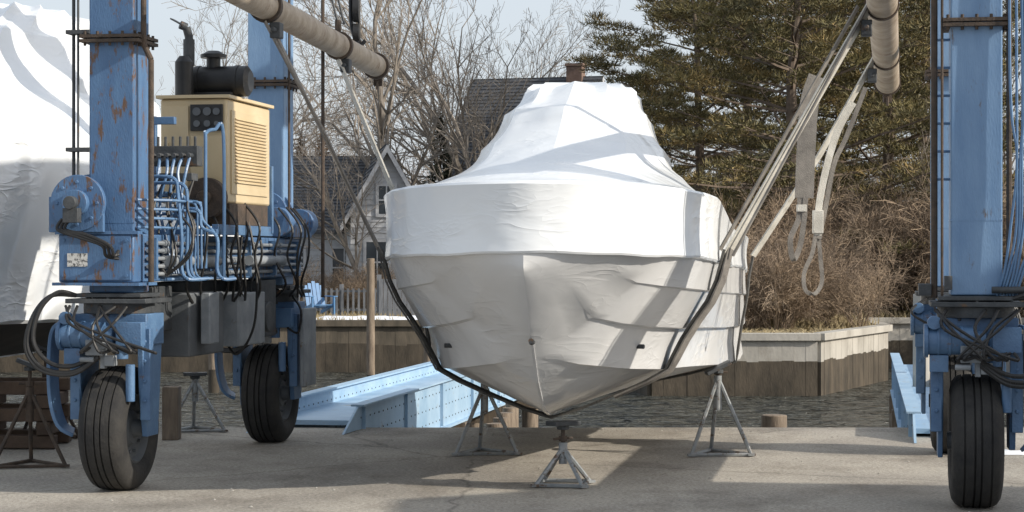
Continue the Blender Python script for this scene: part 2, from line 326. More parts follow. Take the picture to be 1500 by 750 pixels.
    loft(rings).emit('gunwale_band',wm,E,ang=28)
    def ringE(hwid,s0,s1,z,xo=0,ridge_=0,nr_=5,pw=.85,zr=0,ph=0):
        out=[]; sc=(s0+s1)/2; hl=(s1-s0)/2
        for i in range(N):
            phi=math.atan2(O[i].x/1.45,(4.15-O[i].y)/4.15)
            sn=math.sin(phi); cs=math.cos(phi)
            rd=1-ridge_*ridge*abs(math.sin(nr_*phi+ph))
            x=hwid*math.copysign(abs(sn)**pw,sn)*rd+xo; y=sc-hl*math.copysign(abs(cs)**pw,cs)*rd
            zz=z(y) if callable(z) else z
            out.append(V((x,y,zz-zr*abs(math.sin(nr_*phi+ph)))))
        return out
    base=rings[-1]
    R=[base,ringE(1.17,.7,8.0,lambda y:interp([(0,2.36),(3,2.37),(5,2.22),(8,2.15)],y)),ringE(1.0,1.4,7.9,lambda y:interp([(0,2.45),(4,2.50),(8,2.4)],y),.02,.008,5),
       ringE(.85,2.4,7.6,2.75,.02,.035,5,.8,.0),ringE(.67,3.1,6.9,3.08,.03,.045,5,.75,.0),ringE(.53,3.8,6.3,3.32,.05,.04,7,.7,.035),ringE(.48,3.95,6.1,3.365,.05,.04,7,.7,.045),ringE(.2,4.6,5.6,3.41,.05)]
    RR=[]
    for k in range(len(R)-1):
        m_=5 if k<5 else 1
        for q in range(m_):
            t=q/m_; sag=.035*math.sin(math.pi*t) if 1<k<5 else 0
            RR.append([a.lerp(b,t)-V(((a.x-.03),0,0))*sag-V((0,0,sag*.5)) for a,b in zip(R[k],R[k+1])])
    RR.append(R[-1])
    loft(RR,True).emit('shrink_wrap_cover',wm,E,ang=11)
    g=B(); g.cyl((0,.60,1.17),(0,.53,1.18),.024,.02,10); g.cyl((hullx(1.55,1.1)-.02,1.55,1.1),(hullx(1.55,1.1)+.05,1.52,1.1),.018,n=8); g.cyl((-hullx(1.55,1.1)+.02,1.55,1.1),(-hullx(1.55,1.1)-.05,1.52,1.1),.018,n=8)
    g.emit('bow_eye_and_drains','darksteel',E)
    return E
YB=-math.atan(.11)
boat=make_boat('shrink_wrapped_motorboat',(.08,14.4,0),YB)
b2=make_boat('shrink_wrapped_motorboat',(-6.4,16.6,0),-.12,1.34,.02,'wrapold',4,'hullbottom',.50,3.2,'wrapold',-.24)
# ------------------------------------------------------------ jack stands
def stand(name,x,y,w,h,top,rz=.3,mat='galv',legs=3,rot_pad=0):
    E=empty(name,(x,y,0),rz); g=B(); r=w*.56; P=[]
    for i in range(legs):
        a=2*math.pi*i/legs+math.pi/2; P.append(V((r*math.cos(a),r*math.sin(a),.02)))
    for i in range(legs):
        g.path([P[i],P[(i+1)%legs]],.016,6); g.path([P[i],V((0,0,h))+P[i]*.06],.018,6)
        g.box(P[i],(.07,.07,.02))
    g.cyl((0,0,h*.62),(0,0,h+.06),.035,n=12)
    g.emit('tripod',mat,E)
    g=B(); g.cyl((0,0,h),(0,0,top-.05),.016,n=10); g.path([(-.09,0,h+.09),(.09,0,h+.09)],.01,6); g.cyl((0,0,h+.07),(0,0,h+.11),.035,n=8)
    g.emit('screw','rust',E)
    g=B(); g.box((0,0,top-.03),(.24,.14,.035),Matrix.Rotation(rot_pad,3,'Y')); g.cyl((0,0,top-.08),(0,0,top-.045),.05,n=10); g.emit('pad','darksteel',E,bevel=.005)
    return E
stand('boat_jack_stand',.40,16.05,.46,.28,.52,.6,'galv',4)
stand('boat_jack_stand',-.25,18.6,.58,.60,.80,.15,'galv',3,.45)
stand('boat_jack_stand',1.86,18.5,.56,.66,.82,.1,'galv',3,-.45)
stand('boat_jack_stand',-4.12,17.5,.62,.62,.9,.2,'rust',3,.4)
stand('boat_jack_stand',-4.6,20.2,.6,.6,.9,.5,'rust',3,.4)
stand('boat_jack_stand',-3.25,21.0,.6,.5,.62,.2,'galv',3)
E=empty('timber_crib'); g=B(); rng=random.Random(5)
for k in range(5):
    for q in(-1,1):
        if k%2: g.box((-4.65+q*.3,19.4,.07+k*.125),(.13,.8,.12))
        else: g.box((-4.65,19.4+q*.3,.07+k*.125),(.8,.13,.12))
g.emit('timbers','woodred',E,bevel=.01)
E=empty('wood_block'); g=B(); g.bx(-3.42,-3.26,20.0,20.2,0,.52); g.emit('block','wood',E,bevel=.01)
# ------------------------------------------------------------ TRAVEL LIFT
YL=-math.radians(9.73)
LIFT=empty('boat_travel_lift',(-3.03,15.8,0),YL)
WB=4.1; TX=6.45
def lw(p):
    return Matrix.Rotation(-YL,3,'Z')@(V(p)-V((-3.03,15.8,0)))
def wheel(cx,cy,nm,side):
    R=.475; W=.34
    prof=[(-W/2+.03,.27),(-W/2,.30),(-W/2-.012,.36),(-W/2,.42),(-W/2+.025,.455),(-W/2+.05,R-.006),(-.1,R),(-.098,R-.014),(-.088,R-.014),(-.086,R),(-.03,R+.003),(-.028,R-.014),(-.018,R-.014),(-.016,R+.003),(.016,R+.003),(.018,R-.014),(.028,R-.014),(.03,R+.003),(.086,R),(.088,R-.014),(.098,R-.014),(.1,R),(W/2-.05,R-.006),(W/2-.025,.455),(W/2,.42),(W/2+.012,.36),(W/2,.30),(W/2-.03,.27)]
    n=48; vs=[];fs=[];m=len(prof)
    for i in range(n):
        t=2*math.pi*i/n
        for x,r in prof: vs.append((cx+x,cy+r*math.cos(t),R+r*math.sin(t)))
    for i in range(n):
        for j in range(m-1): fs.append((i*m+j,((i+1)%n)*m+j,((i+1)%n)*m+j+1,i*m+j+1))
    g=B(); g.add(vs,fs); g.emit(nm+'_tyre','rubber',LIFT,ang=40)
    g=B()
    for s in(-1,1):
        prof2=[(s*(W/2-.03),.272),(s*(W/2-.02),.255),(s*(W/2-.07),.235),(s*(W/2-.09),.15),(s*(W/2-.05),.12),(s*(W/2-.04),0.001)]
        vs=[];fs=[];m=len(prof2)
        for i in range(n):
            t=2*math.pi*i/n
            for x,r in prof2: vs.append((cx+x,cy+r*math.cos(t),R+r*math.sin(t)))
        for i in range(n):
            for j in range(m-1):
                q=(i*m+j,((i+1)%n)*m+j,((i+1)%n)*m+j+1,i*m+j+1); fs.append(q)
        g.add(vs,fs)
        for i in range(10):
            t=2*math.pi*i/10; g.cyl((cx+s*(W/2-.09),cy+.19*math.cos(t),R+.19*math.sin(t)),(cx+s*(W/2-.055),cy+.19*math.cos(t),R+.19*math.sin(t)),.014,n=6)
        g.cyl((cx+s*(W/2-.05),cy,R),(cx+s*(W/2+.03),cy,R),.075,.06,16)
    g.emit(nm+'_rim','tank',LIFT)
rngL=random.Random(11)
def leg(cx,cy,nm,topz,mir=1,rear=False):
    g=B(); g.bx(cx-.18,cx+.18,cy-.17,cy+.17,1.52,topz)
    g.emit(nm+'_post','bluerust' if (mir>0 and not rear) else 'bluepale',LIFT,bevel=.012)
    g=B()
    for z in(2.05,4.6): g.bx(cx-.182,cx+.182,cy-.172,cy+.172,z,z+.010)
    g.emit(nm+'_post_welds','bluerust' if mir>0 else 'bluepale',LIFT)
    g=B()
    for z in (3.43,):
        g.bx(cx-.235,cx+.235,cy-.225,cy+.225,z,z+.025); g.bx(cx-.235,cx+.235,cy-.225,cy+.225,z+.035,z+.06)
        for x in(-.2,-.1,0,.1,.2):
            g.cyl((cx+x,cy-.2,z-.025),(cx+x,cy-.2,z+.085),.012,n=6)
            g.cyl((cx+.2,cy+x,z-.025),(cx+.2,cy+x,z+.085),.012,n=6)
    g.emit(nm+'_splice_flange','rust',LIFT)
    g=B(); g.bx(cx-.32,cx+.32,cy-.3,cy+.3,1.44,1.475); g.bx(cx-.27,cx+.27,cy-.26,cy+.26,1.485,1.515)
    g.cyl((cx,cy,1.36),(cx,cy,1.44),.27,n=28)
    for i in range(12):
        t=i*math.pi/6; g.cyl((cx+.24*math.cos(t),cy+.24*math.sin(t),1.34),(cx+.24*math.cos(t),cy+.24*math.sin(t),1.50),.014,n=6)
    g.emit(nm+'_turntable','darksteel',LIFT,bevel=.004)
    g=B(); g.bx(cx-.29,cx+.29,cy-.2,cy+.2,1.12,1.36)
    for s,zb,xt in((-1,.36,.035),(1,.42,.045)):
        x=cx+s*.25
        vs=[]
        for xx in(x-xt/2,x+xt/2):
            vs+=[(xx,cy-.24,1.28),(xx,cy+.22,1.28),(xx,cy+.16,.75),(xx,cy+.12,zb),(xx,cy-.12,zb),(xx,cy-.2,.8)]
        g.add(vs,[(0,1,2,3,4,5),(11,10,9,8,7,6)]+[(i,i+6,(i+1)%6+6,(i+1)%6) for i in range(6)])
        g.bx(x+s*.03-.04,x+s*.03+.04,cy-.20,cy-.12,.55,1.25)
        for z in(.7,.85,1.0,1.15): g.cyl((x+s*.03,cy-.215,z),(x+s*.03,cy-.19,z),.016,n=6)
    s=-mir
    pts=smoothpts([(cx+s*.30,cy-.2,1.30),(cx+s*.42,cy-.18,1.26),(cx+s*.47,cy-.16,1.10),(cx+s*.47,cy-.16,.75),(cx+s*.42,cy-.14,.52),(cx+s*.33,cy-.1,.44)],4)
    g.ribbon(pts,V((0,1,0)),.18,.03)
    g.emit(nm+'_yoke','blue',LIFT,bevel=.006)
    g=B(); g.cyl((cx-.34,cy-.26,1.20),(cx-.02,cy-.26,1.20),.10,n=24); g.cyl((cx-.37,cy-.26,1.2),(cx-.34,cy-.26,1.2),.12,n=24); g.cyl((cx-.02,cy-.26,1.2),(cx+.06,cy-.26,1.2),.07,n=20)
    for x in(-.28,-.2,-.12): g.cyl((cx+x,cy-.26,1.2),(cx+x+.02,cy-.26,1.2),.107,n=24)
    g.cyl((cx+.12,cy-.27,1.25),(cx+.12,cy-.27,1.02),.05,n=16); g.bx(cx+.1,cx+.3,cy-.34,cy-.24,1.12,1.3)
    g.cyl((cx-.30,cy-.36,1.33),(cx-.30,cy-.3,1.33),.05,n=12)
    g.cyl((cx+.2,cy-.3,.98),(cx+.2,cy-.3,.7),.035,n=12)
    g.bx(cx-.33,cx-.2,cy-.3,cy-.22,.98,1.1)
    g.emit(nm+'_drive_motor','blue',LIFT,bevel=.004)
    g=B(); g.bx(cx-.12,cx+.02,cy-.40,cy-.33,1.05,1.17); g.bx(cx+.02,cx+.1,cy-.38,cy-.3,.97,1.05); g.bx(cx-.02,cx+.02,cy-.36,cy-.3,.95,1.12)
    g.cyl((cx+.03,cy-.42,1.12),(cx+.03,cy-.33,1.12),.025,n=10); g.cyl((cx-.16,cy-.40,1.02),(cx-.05,cy-.40,1.02),.02,n=8)
    g.emit(nm+'_valve_block','greysteel',LIFT,bevel=.006)
    g=B(); R_=rngL
    for k in range(7):
        x0=cx+R_.uniform(-.35,.3); x1=cx+R_.uniform(-.1,.28); dx=R_.uniform(-.18,.18)
        g.path(smoothpts([(x0,cy-.28,1.42),(x0+dx,cy-.42,1.28),(x1+dx,cy-.45,1.08),(x1,cy-.38,1.12)],6),.012,6)
    s=-mir
    for k in range(3):
        o=k*.03+R_.uniform(-.01,.02)
        g.path(smoothpts([(cx+s*.25,cy-.25,1.50),(cx+s*(.38+o),cy-.32,1.52-o*.5),(cx+s*(.50+o),cy-.38,1.38-o),(cx+s*(.54+o),cy-.4,1.15-o),(cx+s*(.42+o),cy-.4,.99-o),(cx+s*.22,cy-.4,.96-o),(cx+s*.02,cy-.38,1.06-o*.5)],7),.017,7)
    g.emit(nm+'_hoses','hose',LIFT)
    wheel(cx,cy,nm+'_wheel',1)
TOP=6.4
leg(0,0,'front_left',TOP,1); leg(0,WB,'rear_left',TOP,1,True)
leg(TX,0,'front_right',TOP,-1); leg(TX,WB,'rear_right',TOP,-1,True)
g=B(); g.bx(-.38,.22,-.28,WB+.3,1.60,1.97)
g.emit('left_side_beam','bluerust',LIFT,bevel=.012)
g=B(); g.bx(TX-.15,TX+.25,.30,WB-.30,1.16,1.42); g.emit('right_side_beam','blue',LIFT,bevel=.012)
g=B()
for x in(0,TX): g.bx(x-.2,x+.2,-.9,WB+.9,TOP,TOP+.5)
g.bx(.2,TX-.2,WB+.25,WB+.6,TOP+.03,TOP+.47)
g.emit('top_girders','blue',LIFT,bevel=.02)
g=B(); g.bx(-.36,.20,-.30,-.281,1.62,1.95); g.bx(-.40,.26,-.3,-.2,1.965,1.99); g.bx(-.42,.27,-.31,.1,1.575,1.598)
for x in(-.33,.17):
    for z in(1.65,1.92): g.cyl((x,-.31,z),(x,-.295,z),.014,n=6)
g.emit('end_plate','bluerust',LIFT)
g=B(); g.bx(-.30,-.14,-.306,-.302,1.72,1.82); g.emit('data_plate','plate',LIFT)
g=B()
for z in(1.66,1.72,1.78,1.84,1.90):
    x=.25; g.path([(x,-.05,z),(x,WB+.2,z)],.016,8)
    for y in(.3,1.1,1.9,2.7,3.5): g.cyl((x,y,z),(x,y+.09,z),.026,n=8)
g.cyl((.30,.3,1.76),(.30,1.5,1.76),.045,n=16); g.cyl((.30,1.5,1.76),(.30,2.2,1.76),.022,n=12)
g.cyl((.30,2.4,1.76),(.30,3.5,1.76),.045,n=16)
g.emit('hydraulic_lines','greysteel',LIFT)
g=B()
for y in(.05,.9,1.7,2.5,3.3,4.1): g.bx(.22,.29,y-.02,y+.02,1.62,1.94)
g.emit('line_clamps','blue',LIFT)
def winch(cx,cy,z,nm):
    g=B(); g.cyl((cx-.05,cy-.36,z),(cx-.05,cy-.31,z),.215,n=32); g.cyl((cx-.05,cy-.14,z),(cx-.05,cy-.10,z),.215,n=32); g.cyl((cx-.05,cy-.31,z),(cx-.05,cy-.14,z),.13,n=24)
    g.cyl((cx-.05,cy-.42,z),(cx-.05,cy-.36,z),.10,n=20); g.bx(cx-.30,cx-.2,cy-.3,cy,z-.22,z+.05); g.bx(cx-.05,cx+.15,cy-.34,cy-.30,z-.22,z+.0)
    for i in range(8):
        t=i*math.pi/4; g.cyl((cx-.05+.16*math.cos(t),cy-.37,z+.16*math.sin(t)),(cx-.05+.16*math.cos(t),cy-.355,z+.16*math.sin(t)),.015,n=6)
    g.emit(nm,'bluerust',LIFT,bevel=.004)
winch(-.15,0,2.2,'front_winch_drum'); winch(.1,WB,2.2,'rear_winch_drum')
g=B(); g.cyl((-.30,.16,2.24),(-.30,.6,2.24),.2,n=32); g.cyl((.2,WB-.5,2.12),(.2,WB-.3,2.12),.14,n=32); g.cyl((.2,WB+.3,2.12),(.2,WB+.5,2.12),.14,n=32); g.bx(.1,.3,WB-.35,WB+.4,1.98,2.1); g.emit('hoist_drums','bluerust',LIFT,bevel=.006)
g=B(); g.cyl((-.2,-.45,2.2),(-.2,-.52,2.2),.05,n=16); g.bx(-.26,-.14,-.50,-.42,2.05,2.16); g.emit('winch_motor','darksteel',LIFT,bevel=.004)
g=B()
for k in range(3):
    o=k*.03
    g.path(smoothpts([(-.3+o,-.4,2.08),(-.33+o,-.42,2.0),(-.15+o,-.44,1.94+o*.3),(.02+o,-.42,1.88),(.04+o,-.38,1.80),(.12,-.33,1.78+o)],7),.013,7)
g.emit('winch_hoses','hose',LIFT)
g=B(); g.path([(-.33,-.1,1.97),(-.33,-.1,TOP)],.014,8); g.path([(-.27,-.16,1.97),(-.27,-.16,TOP)],.01,8)
for z in(2.6,3.5,4.2): g.bx(-.36,-.17,-.19,-.07,z,z+.03)
g.emit('hoist_cables','darksteel',LIFT)
g=B(); g.path([(.30,-.12,1.6),(.30,-.12,3.3),(.24,-.12,3.42),(.24,-.12,TOP)],.022,10); g.path([(.52,WB,1.4),(.52,WB,TOP)],.018,8); g.path([(.24,WB-.2,1.97),(.24,WB-.2,TOP)],.012,8)
g.path([(TX-.29,-.05,1.5),(TX-.29,-.05,TOP)],.024,10); g.path([(TX-.24,-.18,1.5),(TX-.24,-.18,TOP)],.01,8); g.path([(TX+.23,-.1,1.5),(TX+.23,-.1,TOP)],.02,8)
g.emit('conduits','rust',LIFT)
g=B()
for k in range(6):
    z=2.35+k*.2; g.path([(TX-.29,-.05,z),(TX-.18,-.05,z)],.01,6)
g.emit('ladder_rungs','blue',LIFT)
g=B()
for k in range(7):
    xx=TX+.24+k*.022
    g.path(smoothpts([(xx,-.22,TOP),(xx+rngL.uniform(-.02,.03),-.24,3.2),(xx+rngL.uniform(-.03,.08),-.26,2.5),(xx+rngL.uniform(-.03,.05),-.26,2.0),(xx-.05,-.24,1.7),(xx-.1,-.2,1.52)],8),.010,6)
g.emit('right_hose_bundle','bluetube',LIFT)
g=B(); g.bx(TX-.4,TX-.31,-.1,.1,1.52,1.60); g.cyl((TX-.2,-.25,1.56),(TX-.2,-.25,1.66),.03,n=12); g.bx(TX+.19,TX+.34,-.2,.0,1.52,1.58); g.cyl((TX+.1,-.24,1.56),(TX+.35,-.24,1.56),.025,n=12)
g.emit('right_leg_fittings','darksteel',LIFT,bevel=.004)
# engine unit
g=B(); g.bx(-.13,.45,1.3,2.55,2.24,3.11); g.emit('engine_enclosure','tan',LIFT,bevel=.02)
g=B(); g.bx(-.16,.48,1.27,2.58,3.112,3.14)
g.bx(.452,.462,1.4,2.45,2.32,3.02)
for k in range(20): g.box((.468,1.93,2.42+k*.028),(.02,.9,.008),Matrix.Rotation(.6,3,'Y'))
g.bx(-.1,.12,1.285,1.298,2.3,3.05); g.bx(-.08,-.05,1.27,1.285,2.6,2.75)
g.bx(.14,.43,1.285,1.298,2.28,2.80)
g.bx(.10,.40,1.2,2.6,1.99,2.03); g.emit('enclosure_panels','tan',LIFT,bevel=.003)
g=B(); g.bx(.14,.42,1.27,1.297,2.84,3.06); g.emit('gauge_panel','black',LIFT,bevel=.004)
g=B()
for x,z,r in((.20,3.0,.035),(.29,3.0,.035),(.37,3.0,.03),(.20,2.90,.028),(.29,2.90,.028),(.37,2.9,.02)): g.cyl((x,1.268,z),(x,1.255,z),r,n=16)
g.emit('gauges','tank',LIFT)
g=B(); g.cyl((.3,1.27,2.28),(.3,1.18,2.28),.17,n=28); g.cyl((.3,1.18,2.28),(.3,1.12,2.28),.06,n=16); g.bx(0,.46,1.35,2.45,2.06,2.24); g.cyl((.1,1.25,2.15),(.1,1.1,2.15),.06,n=16)
g.emit('engine_block','rust',LIFT,bevel=.006)
g=B(); g.bx(-.1,.46,1.0,1.12,1.975,2.02); g.bx(.40,.46,1.05,2.6,1.975,2.06); g.bx(-.12,-.08,1.05,1.1,2,2.95); g.bx(.42,.47,2.55,2.6,2,2.6)
g.bx(-.15,-.09,.7,.76,1.97,2.9); g.bx(-.15,.2,.70,.76,2.86,2.92)
g.emit('engine_frame','blue',LIFT,bevel=.004)
g=B(); z=3.28; g.cyl((0,1.65,z),(.52,1.65,z),.13,n=28); g.cyl((-.03,1.65,z),(0,1.65,z),.10,.13,28); g.cyl((.52,1.65,z),(.55,1.65,z),.13,.09,28)
for x in(.08,.42): g.cyl((x,1.65,z),(x+.03,1.65,z),.137,n=28)
g.cyl((.22,1.65,z+.1),(.22,1.65,z+.2),.06,n=20); g.cyl((.22,1.65,z+.2),(.22,1.65,z+.23),.11,n=24); g.cyl((.22,1.65,z+.23),(.22,1.65,z+.26),.10,.05,24)
g.bx(.06,.42,1.5,1.8,3.14,3.18)
g.cyl((.06,1.35,3.14),(.06,1.35,3.42),.075,n=20); g.cyl((.06,1.35,3.42),(.06,1.35,3.47),.075,.04,20)
g.emit('air_cleaner','black',LIFT)
g=B(); g.cyl((.07,1.45,3.1),(.07,1.45,3.66),.035,n=16); g.cyl((.07,1.45,3.4),(.07,1.45,3.62),.048,n=16); g.path([(.07,1.45,3.64),(.055,1.43,3.72),(.01,1.40,3.74)],.035,14)
g.box((-.01,1.4,3.76),(.12,.09,.012),Matrix.Rotation(.5,3,'Y')); g.emit('exhaust_stack','darksteel',LIFT)
g=B(); g.bx(.04,.42,.62,.76,2.52,2.68)
for k in range(6): g.cyl((.07+k*.062,.60,2.60),(.07+k*.062,.52,2.60),.02,n=8); g.cyl((.07+k*.062,.69,2.68),(.07+k*.062,.69,2.76),.012,n=8)
g.bx(.05,.4,.55,.7,2.40,2.46)
g.emit('valve_bank','darksteel',LIFT,bevel=.004)
g=B(); rr=random.Random(8)
for k in range(6):
    x=.07+k*.062
    g.path(smoothpts([(x,.55,2.58),(x+rr.uniform(-.02,.02),.48,2.45),(x+rr.uniform(-.05,.05),.46,2.2),(x+rr.uniform(-.06,.1),.42,1.9),(.27+k*.02,.38,1.66)],7),.013,6)
for k in range(10):
    x=.2+rr.uniform(0,.28); y=rr.uniform(.15,.95); z1=rr.uniform(2.1,2.5); x2=x+rr.uniform(-.12,.16)
    g.path(smoothpts([(-.1,y+.1,z1),(x-.1,y,z1),(x,y,z1-.03),(x+.02,y,z1-.15),(x2,y,1.95),(x2,y,1.70),(x2+.05,y,1.62),(x2+.12,y+.1,1.62)],5),rr.choice([.009,.011,.014]),7)
for k in range(4):
    z=2.02+k*.07; g.path([(.2,-.15,z),(.30+.03*k,.1,z),(.30+.03*k,.8,z),(.30+.03*k,.82,1.7)],.011,6)
g.path(smoothpts([(.38,.95,1.7),(.38,.95,2.7),(.38,.96,2.8),(.44,1.0,2.83),(.5,1.05,2.78),(.5,1.06,1.6)],7),.015,8)
g.emit('blue_hydraulic_tubes','bluetube',LIFT)
g=B()
for k in range(16):
    x=.25+rr.uniform(0,.3); y=rr.uniform(.4,3.6); 
    g.path(smoothpts([(x-.1,y,2.25),(x+.05,y-.05,2.05),(x+rr.uniform(0,.1),y-.05,1.8),(x+rr.uniform(-.05,.1),y,1.55),(x-.05,y+.2,1.42)],7),.012,6)
for k in range(7):
    x=.05+k*.06
    g.path(smoothpts([(x,.55,2.4),(x+rr.uniform(-.05,.05),.4,2.2),(x+rr.uniform(-.05,.12),.35,2.0),(x+rr.uniform(0,.15),.3,1.8),(.28,.3,1.65)],6),.010,6)
g.path(smoothpts([(.45,1.9,2.1),(.52,1.9,1.7),(.5,1.9,1.2),(.3,2.0,.95),(.1,2.2,1.2)],7),.012,6)
g.emit('black_hydraulic_hoses','hose',LIFT)
g=B(); g.bx(-.1,.28,.85,1.75,.98,1.50); g.emit('hydraulic_tank','tank',LIFT,bevel=.015)
g=B(); g.bx(.05,.36,1.9,2.7,1.02,1.48); g.bx(.32,.40,1.0,1.25,1.08,1.50); g.bx(.36,.4,WB-.25,WB+.2,.55,1.3); g.emit('battery_box','greysteel',LIFT,bevel=.01)
g=B(); g.cyl((-.1,2.9,1.25),(.35,2.9,1.25),.14,n=24); g.bx(-.2,.15,.35,.8,1.2,1.56); g.bx(-.25,.2,3.0,3.6,1.05,1.58); g.bx(-.3,-.1,.3,3.8,1.05,1.58); g.emit('pump_housing','darksteel',LIFT,bevel=.01)
def worldpart(b,name,mat,bevel=0):
    o=b.emit(name,mat,None,bevel); o.parent=LIFT
    bpy.context.view_layer.update()
    o.matrix_parent_inverse=LIFT.matrix_world.inverted(); return o
pl0=S(300,-40,14.9); pl1=S(553,98,21.5); pr0=S(1288,-60,14.6); pr1=S(1300,122,21.6)
g=B(); g.cyl(pl0,pl1,.115,n=28); g.cyl(pr0,pr1,.125,n=28); worldpart(g,'sling_spreader_pipes','pipe')
g=B()
for a,b in((pl0,pl1),(pr0,pr1)):
    d=(b-a).normalized(); g.cyl(b-d*.12,b-d*.07,.14,n=28); g.cyl(b,b+d*.02,.10,n=28)
    for t in(.27,.70): p=a.lerp(b,t); g.cyl(p,p+d*.07,.137,n=28); g.cyl(p+V((0,0,.1)),p+V((0,0,.24)),.03,n=10)
    g.box(b+d*.02+V((0,0,-.15)),(.09,.05,.10)); g.cyl(b-d*.02+V((0,0,-.15)),b-d*.02+V((0,0,-.24)),.014,n=6)
worldpart(g,'pipe_collars','rust')
g=B()
for a,b,x in((pl0,pl1,.15),(pr0,pr1,TX-.15)):
    for t in(.27,.70):
        p=a.lerp(b,t)+V((0,0,.2)); q=Matrix.Rotation(YL,3,'Z')@V((x,lw(p).y,TOP))+V((-3.03,15.8,0))
        g.path([p,q],.012,6); g.path([p+V((.06,0,0)),q+V((.06,0,0))],.012,6)
worldpart(g,'hoist_ropes','darksteel')
axis=V((math.sin(-YL),math.cos(-YL),0))
bm=Matrix.Rotation(YB,3,'Z')
def hp(s,x,z): return bm@V((x,s,z))+V((.08,14.4,0))
def sling(s,off=.07):
    kz=interp(KZ,s)
    zs=[1.62,1.45,1.3,1.15,1.0,.9,.8,.68,.58]
    left=[hp(s,-(hullx(s,z)+off),z-.02) for z in zs if z>kz+.02]; right=[hp(s,hullx(s,z)+off,z-.02) for z in zs if z>kz+.02][::-1]
    return left+[hp(s,0,kz-.035)]+right
bot=sling(2.25)
wl=axis+V((-.45,0,0)); wr=axis+V((.5,0,0))
pa=pl0.lerp(pl1,.27); pb=pr0.lerp(pr1,.27)
gl=hp(2.25,-(interp(HG,2.25)+.08),1.80); gr=hp(2.25,interp(HG,2.25)+.08,1.80)
g=B(); g.ribbon([pa+V((0,0,-.13)),pa.lerp(gl,.5),gl],wl,.09,.012); g.ribbon([pa+V((.02,.22,-.13)),gl+V((0,.10,0))],axis,.07,.02); worldpart(g,'sling_left_front','strapgrey')
g=B(); g.ribbon([pb+V((-.1,0,-.02)),gr],wr,.13,.012); worldpart(g,'sling_right_front','strap')
g=B(); g.ribbon([pb+V((-.16,.20,0)),gr+V((-.03,.16,.05))],wr,.05,.012); g.ribbon([pb+V((-.10,-.06,.02)),gr+V((.05,-.05,.0))],wr,.025,.016); worldpart(g,'sling_edge_cord','strapgrey')
pts=[gl+V((0,0,.05))]+bot+[gr+V((0,0,.05))]
g=B(); g.ribbon(pts,[axis+V((-.15,0,0)).lerp(V((.15,0,0)),i/(len(pts)-1)) for i in range(len(pts))],.16,.02); worldpart(g,'sling_under_hull_front','strapdark')
rp=[gr.lerp(pb,.03)]+[p+V((.035,-.06,0)) for p in bot[::-1][:8]]
g=B(); g.ribbon(rp,wr,.10,.014); worldpart(g,'sling_face_right','strapgrey')
lp=[gl.lerp(pa,.03)]+[p+V((-.03,-.06,0)) for p in bot[:8]]
g=B(); g.ribbon(lp,axis+V((-.25,0,0)),.10,.014); worldpart(g,'sling_face_left','strapdark')
s2=5.6; bot2=sling(s2)
pa2=pl0.lerp(pl1,.70); pb2=pr0.lerp(pr1,.70)
gl2=hp(s2,-(interp(HG,s2)+.10),1.9); gr2=hp(s2,interp(HG,s2)+.10,1.8)
g=B(); g.ribbon([pa2+V((0,0,-.13)),gl2],wl,.15,.014); g.ribbon([pb2+V((-.1,0,-.02)),pb2.lerp(gr2,.5),gr2],wr,.11,.014); worldpart(g,'sling_rear','strap')
g=B(); g.ribbon([gl2]+bot2+[gr2],axis,.17,.02); worldpart(g,'sling_under_hull_rear','strapdark')
g=B()
for p,q in((pa,gl),(pb,gr),(pa2,gl2),(pb2,gr2)):
    c=p.lerp(q,.10); g.box(c,(.09,.11,.13),Matrix.Rotation(YL,3,'Z')); g.cyl(c-axis*.12,c+axis*.12,.02,n=10)
worldpart(g,'sling_shackles','darksteel',.01)
def hang(pts,w,mat,nm,wd=V((1,.1,0))):
    g=B(); g.ribbon(smoothpts(pts,7),wd,w,.012); worldpart(g,nm,mat)
D=17.3
hang([S(1198,112,D),S(1186,150,D),S(1181,215,D),S(1178,290,D)],.16,'strapgrey','spare_strap_webbing')
hang([S(1172,285,D),S(1170,320,D),S(1158,350,D-.03),S(1162,380,D),S(1172,360,D+.03),S(1178,320,D),S(1180,288,D)],.045,'strapgrey','spare_strap_eye')
D=17.7
hang([S(1250,150,D),S(1228,190,D),S(1212,240,D),S(1200,300,D),S(1198,345,D)],.06,'strap','spare_strap_a')
hang([S(1268,128,D),S(1240,200,D+.05),S(1222,240,D+.05),S(1210,300,D+.05),S(1200,350,D)],.04,'strapgrey','spare_strap_b')
hang([S(1196,335,D),S(1190,370,D),S(1178,400,D),S(1180,425,D-.02),S(1194,430,D),S(1204,412,D+.03),S(1202,380,D+.03),S(1199,345,D+.02)],.035,'strapgrey','spare_strap_loop')
g=B(); g.box(S(1198,325,D),(.09,.05,.20)); g.box(S(1174,305,17.3),(.08,.05,.06)); worldpart(g,'strap_label','strap',.005)
g=B(); p=S(522,30,20.6)
g.cyl(p+V((-.03,0,.12)),p+V((.03,0,.12)),.14,n=20); g.cyl(p+V((-.03,0,-.12)),p+V((.03,0,-.12)),.09,n=20)
g.path(smoothpts([p+V((-.08,0,.9)),p+V((-.06,0,.3)),p+V((-.05,0,-.05)),p+V((.02,0,-.25)),p+V((.09,0,-.2))],6),.02,8); g.path([p+V((.02,0,.9)),p+V((.03,0,-.2))],.015,6)
g.path([p+V((.02,0,-.2)),p+V((.02,0,-.42))],.03,8)
worldpart(g,'hoist_block','black')
